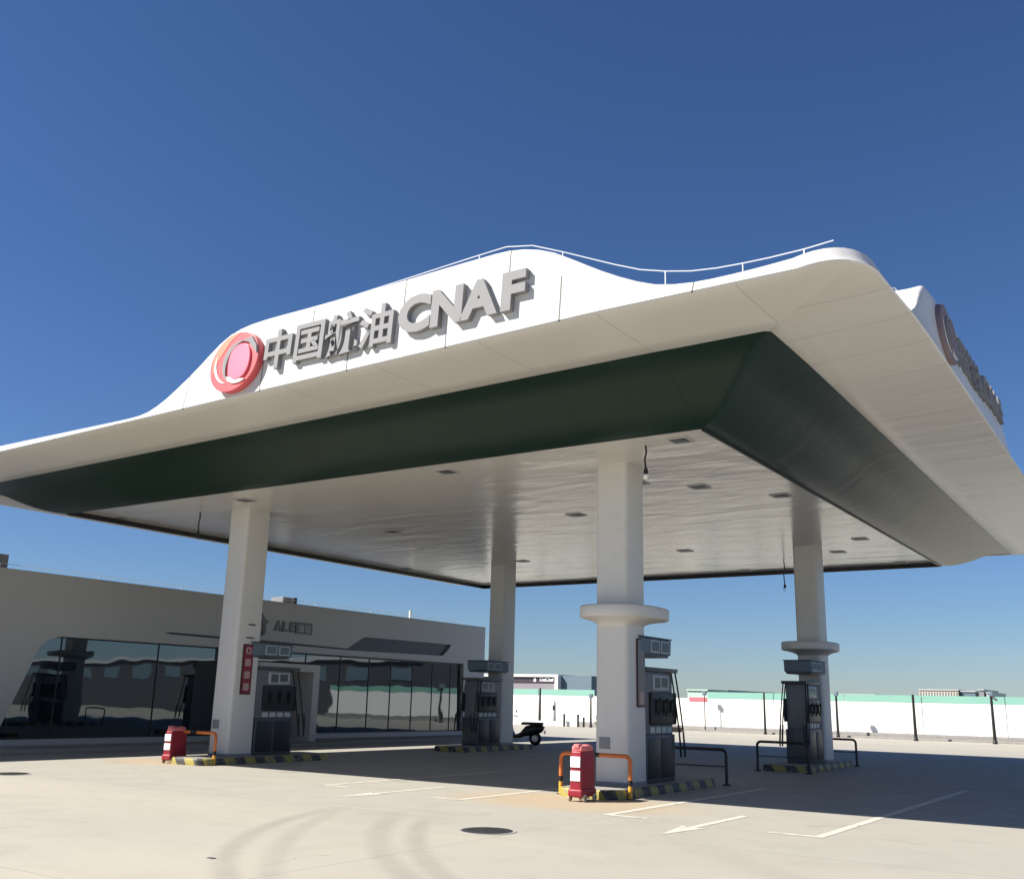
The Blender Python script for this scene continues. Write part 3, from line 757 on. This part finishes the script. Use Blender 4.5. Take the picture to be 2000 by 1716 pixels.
# ------------------------------------------------------------------ shop
XS = -20.0
shop = thing('shop_building', 'long low grey station shop with sloping tinted glass front', 'shop', (XS, 6, 0))
Y0, Y1, ZT = -16, 22.45, 4.66
win = [(.30, .27), (.50, .60), (.82, 1.42), (1.12, 2.20), (1.22, 2.52), (1.34, 2.73), (1.54, 2.90), (1.75, 2.98), (1.95, 3.01), (20.9, 3.05), (21.0, .27)]
slot = [(5.3, 3.335), (5.6, 3.375), (10.2, 3.345), (13.55, 3.30), (14.0, 3.55), (14.42, 3.76), (14.7, 3.78), (19.98, 3.80), (19.75, 3.55), (19.4, 3.31), (13.8, 3.24), (10.2, 3.27), (5.6, 3.31)]
f = lambda u, v, w: (XS - .1 + w, u, v)
m = MB(); plate(m, [[(Y0, .1), (Y1, .1), (Y1, ZT), (Y0, ZT)], win, slot], .2, f); m.build('front_wall', M_['shop'], shop, smooth=0)
m = MB(); m.box(-34, XS - .32, Y0, Y1 - .01, 0, ZT - .3); m.build('building_body', M_['shopdark'], shop, smooth=0)
m = MB(); m.box(-34, XS - .201, Y1 - .2, Y1, 0, ZT - .001); m.box(-34, XS - .201, Y0, Y0 + .2, 0, ZT - .001); m.build('side_wall', M_['shop'], shop, smooth=0)
m = MB(); m.box(XS - .24, XS + .02, Y0, Y1, ZT + .001, ZT + .04); m.build('parapet_cap', M_['lgrey'], shop)
m = MB(); m.box(XS - .23, XS + .03, Y0, Y1, 0, .099); m.build('plinth', M_['plinth'], shop)
m = MB(); m.box(XS - .2, XS - .17, .1, 21.1, .2, 3.1)
gl = m.build('glazing', M_['glass'], shop, smooth=0)
m = MB(); plate(m, [[(y_ * 1, z_) for y_, z_ in slot]], .02, lambda u, v, w: (XS - .12 + w, u, v)); m.build('recess_panel', M_['shopdark'], shop, smooth=0)
for yy in [2.05, 5.31, 11.6, 13.4, 15.0, 16.3, 17.65, 18.95, 20.2]:
    m = MB(); m.box(XS - .168, XS - .15, yy - .016, yy + .016, .312, 2.978); m.build('mullion', M_['frame'], gl, smooth=0)
m = MB(); m.box(XS - .168, XS - .12, .31, 20.98, .265, .31); m.box(XS - .168, XS - .12, 1.9, 20.9, 2.98, 3.04); m.build('window_frame', M_['frame'], gl, smooth=0)
# blinds-like opaque panels do not exist here: entrance portal
m = MB()
plate(m, [[(8.05, .1), (10.75, .1), (10.75, 2.58), (8.05, 2.58)], [(8.32, .102), (10.45, .102), (10.45, 2.34), (8.32, 2.34)]], 1.38, lambda u, v, w: (XS + .71 + w, u, v))
m.build('entrance_portal', M_['shop'], shop, smooth=0)
m = MB(); m.box(XS + .25, XS + .28, 8.33, 10.44, .1, 2.33); dr = m.build('door_glass', M_['glass'], shop, smooth=0)
m = MB(); m.box(XS + .281, XS + .31, 9.36, 9.42, .1, 2.33); m.box(XS + .281, XS + .31, 8.33, 8.4, .1, 2.33); m.box(XS + .281, XS + .31, 10.37, 10.44, .1, 2.33); m.build('door_frame', M_['frame'], dr)
m = MB(); m.box(XS + .02, XS + 2.4, 7.4, 11.6, 0, .10, bev=.01); m.build('entrance_step', M_['plinth'], shop)
# shop emblem and lettering
t = thing('shop_sign', 'dark swoosh emblem and lettering on the grey shop wall', 'shop sign', (XS, 9.3, 3.5))
m = MB(); sf = lambda u, v, w: (XS + .03 + w, 9.05 + u, 3.85 + v)
plate(m, [[(-.35, .35), (-.18, .30), (.0, .05), (.22, -.36), (.12, -.40), (.0, -.30), (-.22, .05)]], .05, sf)
plate(m, [[(.02, .47), (.14, .40), (.28, .22), (.46, .12), (.34, .05), (.36, -.15), (.30, -.32), (.22, -.28), (.22, -.05), (.1, .15)]], .05, sf)
plate(m, [[(-.38, -.14), (-.18, -.15), (.0, -.36), (-.14, -.38), (-.3, -.3)]], .05, sf)
m.build('emblem', M_['cab'], t)
for i, ch in enumerate('ALE'):
    m = MB(); glyph(m, ch, .46, .05, lambda u, v, w, i=i: (XS + .03 + w, 9.97 + i * .33 + u, 3.88 + v), off=.02); m.build('letter', M_['cab'], t)
m = MB(); plate(m, [rrect(0, 0, .40, .20, .02, 2)], .05, lambda u, v, w: (XS + .03 + w, 11.2 + u, 3.87 + v)); bx = m.build('letter_box', M_['cab'], t)
m = MB()
for i, ch in enumerate('\u6cb9\u7ad9'): glyph(m, ch, .3, .02, lambda u, v, w, i=i: (XS + .062 + w, 11.03 + i * .34 + u, 3.87 + v), off=.004)
m.build('box_characters', M_['lgrey'], bx)
# roof things on the shop
t = thing('rooftop_box', 'grey ventilation box with white edge on the shop roof, at the left edge', 'ventilation box', (XS - 1, -1.2, ZT))
MB().box(XS - 2.2, XS - .45, -3.5, .32, ZT - .2, 5.12, bev=.01).build('case', M_['mgrey'], t)
MB().box(XS - .449, XS - .41, -.35, -.2, ZT - .2, 5.14).build('edge_strip', M_['white'], t)
t = thing('rooftop_unit', 'small grey air conditioning unit on the shop roof right of the left near pillar', 'roof unit', (XS - .6, 10.7, ZT))
MB().box(XS - .9, XS - .3, 10.40, 10.83, ZT - .2, 4.93, bev=.02).build('case', M_['mgrey'], t)
MB().box(XS - .9, XS - .3, 10.84, 10.93, ZT - .2, 4.90, bev=.01).build('side_panel', M_['lgrey'], t)
MB().box(XS - .85, XS - .3, 10.95, 11.1, ZT - .2, 4.95, bev=.02).build('fan_cover', M_['black'], t)
m = MB(); m.tube([(XS - .5, 17.75, ZT - .2), (XS - .5, 17.75, 5.06)], .06, 10)
tag(m.build('vent_pipe', M_['white']), 'short white vent pipe standing on the shop roof', 'vent pipe')
Pw = [(XS - .25, Y0 + 1 + i * 1.5, ZT + .18) for i in range(25)]
wire(Pw, 'thin wire on short posts along the shop roof edge', range(0, 25, 2), hz=lambda i: ZT, r=.008)
# low kerbed pavement before the shop
m = MB(); m.box(XS + .031, XS + 1.9, Y0, 7.38, 0, .11, bev=.012); m.box(XS + .031, XS + 1.9, 11.62, Y1, 0, .11, bev=.012)
tag(m.build('shop_pavement', M_['concrete']), 'raised concrete pavement along the shop', kind='structure')
m = MB(); m.box(-35, -14, Y0, Y1 + 3, .001, .003)

# ------------------------------------------------------------------ perimeter fence and posts
FY = 45.0
fence = thing('perimeter_fence', 'long white sheet fence with mint green top strip and concrete plinth', 'fence', (10, FY, 0))
def seg(x0, x1, top):
    n = max(1, round((x1 - x0) / 4.4)); d = (x1 - x0) / n
    for i in range(n):
        a, b = x0 + i * d + .02, x0 + (i + 1) * d - .02
        MB().box(a, b, FY, FY + .06, .30, 1.95).build('sheet_panel', M_['fencew'], fence)
        if top: MB().box(a, b, FY - .01, FY + .07, 1.952, 2.34).build('top_strip', M_['fenceg'], fence)
seg(-40, -26.9, True); seg(-26.9, -19.0, False); seg(-19.0, 10.2, True)
m = MB(); m.box(-40, 10.2, FY - .25, FY + .3, 0, .29, bev=.02); m.build('plinth', M_['fencep'], fence)
m = MB(); m.box(-19.0, 10.2, FY - 1.05, FY - .26, 0, .10, bev=.01); m.build('kerb', M_['fencep'], fence)
plab = ['first', 'second', 'third', 'fourth', 'fifth', 'sixth', 'seventh']
for i, (x, y, h, r) in enumerate([(-30.7, 44.3, 2.40, .09), (-26.3, 43.4, 1.95, .07), (-18.9, 44.3, 2.25, .035), (-14.9, 43.6, 2.32, .07), (-10.7, 43.5, 2.35, .075), (-6.4, 42.6, 2.35, .085), (-2.6, 42.6, 2.45, .085)]):
    t = thing('steel_post', 'slim dark steel post before the white fence, %s from the left' % plab[i], 'post', (x, y, 0), 'dark posts along the fence')
    MB().tube([(x, y, 0), (x, y, h)], [r * 1.05, r * .72], 10).build('shaft', M_['hoopK'], t)
    MB().lathe([(r * 1.5, 0), (r * 1.3, .12), (r * .9, .2)], (x, y, 0), 12).build('base', M_['hoopK'], t)
    if i in (1, 2, 4, 6): MB().box(x - .11, x + .11, y - .1, y + .1, h - .12, h + .12, bev=.02).build('head', M_['blued'], t)
    if i == 6: MB().tube([(x, y, h - .1), (x + .28, y - .1, h - .32)], .05, 8).build('bracket_lamp', M_['hoopK'], t)
t = thing('red_banner', 'small red banner hung high on the white fence between the near pillars', 'banner', (-20.3, FY - .03, 1.85))
MB().box(-20.2, -19.05, FY - .035, FY - .02, 1.78, 2.0).build('cloth', M_['redban'], t)
m = MB()
for i in range(7): m.box(-20.1 + i * .15, -20.0 + i * .15, FY - .04, FY - .0355, 1.83, 1.94)
m.build('characters', M_['char'], t)

# small bollards and low wall in the gap left of the near pillar
t = None
for i, (x, y, h) in enumerate([(-28.27, 43.4, .70), (-27.24, 43.4, .70), (-26.82, 43.4, .52)]):
    t = thing('bollard', ['dark bollard standing apart, left of three by the low wall', 'taller of the two dark bollards standing close together', 'shorter of the two dark bollards standing close together'][i], 'bollard', (x, y, 0), 'dark bollards by the exit')
    MB().tube([(x, y, 0), (x, y, h)], .07, 10).build('post', M_['hoopK'], t)
    MB().lathe([(.085, 0), (.085, .05), (.03, .09)], (x, y, h), 12).build('cap', M_['black'], t)
t = thing('thin_pole', 'thin pole with a black box on top before the white fence', 'pole', (-28.82, 43, 0))
MB().tube([(-28.82, 43, 0), (-28.82, 43, 1.05)], .016, 8).build('pole', M_['steel'], t)
MB().box(-28.89, -28.75, 42.93, 43.07, 1.0, 1.3, bev=.02).build('box', M_['black'], t)
m = MB(); m.box(-36, -27.4, 43.6, 43.9, 0, .30, bev=.02)
tag(m.build('low_wall', M_['fencew']), 'low whitewashed wall before the fence beside the bollards', 'low wall')
# shrub peeping out left of the pillar
t = thing('shrub', 'small yellow green shrub peeping out left of the right near pillar', 'shrub', (-25.75, 43.6, 0))
m = MB()
for i in range(260):
    a = random.uniform(0, 2 * PI); r = .38 * random.random() ** .5; z = random.uniform(.15, .95); r *= math.sin(min(1, (z) / .95) * PI * .85 + .3)
    p = Vector((-25.75 + r * math.cos(a), 43.6 + r * math.sin(a), z)); d = Vector((random.gauss(0, 1), random.gauss(0, 1), random.gauss(0, .8))).normalized(); e = d.orthogonal().normalized() * .03
    m.add([p - d * .06, p + e, p + d * .06, p - e], [(0, 1, 2, 3)])
m.build('leaves', M_['leaf'], t, smooth=0)
MB().tube([(-25.75, 43.6, 0), (-25.75, 43.6, .5)], [.03, .015], 6).build('stem', M_['brown'], t)
# guard rail pieces near the banner
t = thing('guard_rail', 'low dark guard rail before the fence right of the dispenser hose', 'guard rail', (-20, 42, 0))
MB().tube([(-23.5, 42.3, .34), (-19.6, 42.3, .34)], .035, 8).build('rail', M_['dgrey'], t)
for x in (-23.4, -22.1, -20.9, -19.7): MB().tube([(x, 42.3, 0), (x, 42.3, .34)], .03, 8).build('leg', M_['dgrey'], t)
for i, (x, w) in enumerate(((-20.9, .75), (-19.6, 1.1))):
    t = thing('planter_box', ['dark planter box, left of two at the foot of the fence', 'longer dark planter box at the foot of the fence'][i], 'planter', (x, 41, 0), 'dark planters by the fence')
    MB().box(x - w / 2, x + w / 2, 40.9, 41.2, .0, .26, bev=.02, top=(-.08, .08, -.05, .05)).build('tub', M_['hoopK'], t)
    MB().box(x - w / 2 + .02, x + w / 2 - .02, 40.92, 41.18, .262, .29, bev=.01).build('soil', M_['brown'], t)

# parked scooter behind the far left pillar
def scooter(x, y, rz):
    t = thing('parked_scooter', 'black parked scooter beside the left far pillar', 'scooter', (0, 0, 0))
    for yy, nm in ((-.55, 1), (.62, 2)):
        m = MB(); R = []
        for a in range(24):
            A = 2 * PI * a / 24; R.append([(.06 * math.cos(b) * 1.0, yy + (.19 + .055 * math.sin(b)) * math.cos(A), .245 + (.19 + .055 * math.sin(b)) * math.sin(A)) for b in [2 * PI * k / 8 for k in range(8)]])
        R.append(R[0]); m.loft(R, False, False); w = m.build('wheel', M_['rubber'], t)
        MB().lathe([(.12, -.035), (.14, 0), (.12, .035)], (0, yy, .245), 14, 'x').build('rim', M_['steel'], w)
    m = MB(); m.loft([[(px * s, yy, zz + pz * s2) for px, pz in superell(0, 0, .17, .17, 2.6, 18)] for yy, zz, s, s2 in ((-.88, .62, .35, .3), (-.8, .60, .8, .8), (-.55, .56, 1, 1.15), (-.2, .5, 1, 1.1), (.02, .34, .95, .6), (.3, .28, 1.0, .35))]); m.build('rear_body', M_['scoot'], t, smooth=60)
    m = MB(); m.loft([[(px * s, yy + pz * .18, zz + pz * s2) for px, pz in superell(0, 0, .19, .12, 2.6, 18)] for yy, zz, s, s2 in ((.26, .3, 1, .3), (.38, .45, 1.05, .8), (.44, .68, 1.1, .8), (.42, .88, .9, .7), (.38, .98, .5, .4))]); m.build('front_shield', M_['scoot'], t, smooth=60)
    m = MB(); m.box(-.14, .14, -.85, .0, .72, .82, bev=.045, seg=3, top=(.01, -.01, .02, -.05)); m.build('seat', M_['black'], t)
    m = MB(); m.tube([(-.33, .3, 1.0), (-.12, .38, 1.03), (.12, .38, 1.03), (.33, .3, 1.0)], .018, 8); hb = m.build('handlebar', M_['dgrey'], t)
    for s in (-1, 1):
        m = MB(); m.tube([(s * .22, .34, 1.02), (s * .27, .34, 1.17)], .008, 6); m.lathe([(.05, -.008), (.055, .008)], (s * .28, .34, 1.19), 12, 'y'); m.build('mirror', M_['black'], hb)
    m = MB(); m.lathe([(.07, -.02), (.075, .02)], (0, .55, .82), 16, 'y'); m.build('headlight', M_['reflect'], t)
    m = MB(); m.box(-.09, .09, -.93, -.92, .42, .54); m.build('number_plate', M_['reflect'], t)
    m = MB(); m.box(-.08, .08, -.9, -.87, .62, .67, bev=.006); m.build('tail_light', M_['casered'], t)
    t.location = (x, y, 0); t.rotation_euler = (0, 0, rz)
scooter(-14.7, 17.4, math.radians(100))

# ------------------------------------------------------------------ far buildings
t = thing('far_station_building', 'distant flat building with white frame and dark lettered band above the fence', 'building', (-55, 80, 0))
def far(u0, u1, v0, v1, Y):   # helper numbers were measured once; kept as plain metres below
    pass
MB().box(-75, -51.0, 80, 96, 0, 3.48).build('lower_wall', M_['pinkgrey'], t, smooth=0)
MB().box(-75, -51.0, 79.9, 96, 3.482, 4.05).build('name_band', M_['brown'], t, smooth=0)
MB().box(-75, -50.6, 79.7, 96, 4.052, 4.31).build('roof_frame', M_['white'], t, smooth=0)
MB().box(-50.998, -50.6, 79.7, 80.6, 0, 4.05).build('corner_frame', M_['white'], t, smooth=0)
MB().box(-50.55, -46.9, 80.4, 95, 0, 4.2).build('side_block', M_['blued'], t, smooth=0)
m = MB(); glyph(m, 'OuiChef', .50, .04, lambda u, v, w: (-52.1 + u, 79.87 + w, 3.77 + v), off=.015); m.build('lettering', M_['reflect'], t)
m = MB(); plate(m, [[(-.17, -.22), (.17, -.22), (.15, .05), (.06, .25), (-.03, .05), (-.12, .12)]], .04, lambda u, v, w: (-53.6 + u, 79.87 + w, 3.77 + v)); m.build('mark', M_['reflect'], t)

def block(name, lab, x0, x1, y, h, m_, win=True, cols_=14, rows_=3, edge=.3, dp=25, rm='lgrey'):
    t = thing(name, lab, 'building', ((x0 + x1) / 2, y, 0), 'far buildings beyond the fence')
    MB().box(x0, x1, y, y + dp, 0, h).build('wall', m_, t, smooth=0)
    MB().box(x0 - edge / 3, x1 + edge / 3, y - edge, y + dp + edge, h + .001, h + edge).build('roof', M_[rm], t, smooth=0)
    if win:
        for r in range(rows_):
            mb = MB(); zc = h - 1.0 - r * 2.2
            for i in range(cols_):
                xa = x0 + (x1 - x0) * (i + .25) / cols_; xb = x0 + (x1 - x0) * (i + .75) / cols_
                mb.box(xa, xb, y - .06, y, zc - .5, zc + .5)
            mb.build('window_row', M_['blued'], t, smooth=0)
    return t
block('far_apartment_block', 'distant beige block with rows of small windows above the fence', -61.2, -50.7, 300, 7.0, M_['beige'], True, 14, 2)
block('far_office_block', 'distant blue grey block right of the beige block', -50.3, -46.4, 301, 6.7, M_['blued'], True, 5, 2)
block('far_tower_block', 'slim far grey block between the blue grey block and the rightmost dark post', -45.3, -44.0, 300, 7.2, M_['mgrey'], False)
block('far_tower_block', 'pale far block touching the rightmost dark post', -43.4, -42.0, 300, 6.4, M_['lgrey'], False)
block('far_white_shed', 'long low white shed roof beyond the fence right of the far pillar', -35.8, -30.5, 130, 3.3, M_['white'], False, edge=.15)
block('far_dark_shed', 'low dark shed roof just beyond the fence right of the red banner', -54.5, -51.6, 130, 3.55, M_['blued'], False, edge=.15, rm='blued')
block('far_dark_shed', 'low dark shed roof beyond the fence right of the white shed', -30.2, -28.0, 130, 3.25, M_['blued'], False, edge=.15, rm='blued')
M_['mintp'] = mat('pale mint wall', (.42, .56, .48), .6)
block('mint_shed', 'pale mint shed behind the white fence above the red banner', -25.2, -23.6, 56, 2.55, M_['mintp'], False, edge=.1, dp=3, rm='mintp')
# building past the right edge of the photo, mirrored in the shop glass
block('dark_warehouse', 'long dark warehouse past the right edge, seen only in the shop glass', 2.5, 120, 47, 4.3, M_['dgrey'], True, 26, 1)

# ------------------------------------------------------------------ light, sky, camera
to_sun = Vector((-SX, -SY, 1)).normalized()
el = math.asin(to_sun.z); az = math.atan2(to_sun.x, to_sun.y)
sl = bpy.data.lights.new('sun', 'SUN'); sl.energy = 5.0; sl.angle = math.radians(.53); sl.color = (1, .945, .86)
so = bpy.data.objects.new('sun', sl); COL.objects.link(so); so.rotation_euler = to_sun.to_track_quat('Z', 'Y').to_euler(); so.location = (-30, -30, 40)
w = bpy.data.worlds.new('World'); S.world = w; w.use_nodes = True; N = w.node_tree.nodes; K = w.node_tree.links
bg = N['Background']; sky = N.new('ShaderNodeTexSky'); sky.sky_type = 'NISHITA'; sky.sun_disc = False
sky.sun_elevation = el; sky.sun_rotation = az; sky.altitude = 0; sky.air_density = 1.0; sky.dust_density = .15; sky.ozone_density = 4
tn = N.new('ShaderNodeVectorMath'); tn.operation = 'MULTIPLY'; tn.inputs[1].default_value = (.68, .785, .99)
K.new(sky.outputs[0], tn.inputs[0]); hs = N.new('ShaderNodeHueSaturation'); hs.inputs['Saturation'].default_value = 1.04; K.new(tn.outputs[0], hs.inputs['Color']); K.new(hs.outputs[0], bg.inputs['Color']); bg.inputs['Strength'].default_value = .05

f_, yaw, pitch, roll = 1965.044, math.radians(123.859), math.radians(14.482), math.radians(1.37)
fw = Vector((math.cos(yaw) * math.cos(pitch), math.sin(yaw) * math.cos(pitch), math.sin(pitch)))
rt = fw.cross(Vector((0, 0, 1))).normalized(); up = rt.cross(fw)
r2 = rt * math.cos(roll) + up * math.sin(roll); u2 = -rt * math.sin(roll) + up * math.cos(roll)
cam = bpy.data.cameras.new('camera'); cam.sensor_fit = 'HORIZONTAL'; cam.sensor_width = 36; cam.lens = f_ / 2000 * 36; cam.clip_end = 6000; cam.clip_start = .1
co = bpy.data.objects.new('camera', cam); COL.objects.link(co)
co.matrix_world = Matrix(((r2.x, u2.x, -fw.x, 6.268), (r2.y, u2.y, -fw.y, -14.931), (r2.z, u2.z, -fw.z, 1.6), (0, 0, 0, 1)))
S.camera = co
S.view_settings.view_transform = 'Standard'; S.view_settings.look = 'None'; S.view_settings.gamma = 1; S.view_settings.exposure = 1.0
S.cycles.max_bounces = 10; S.cycles.diffuse_bounces = 5; S.cycles.glossy_bounces = 5
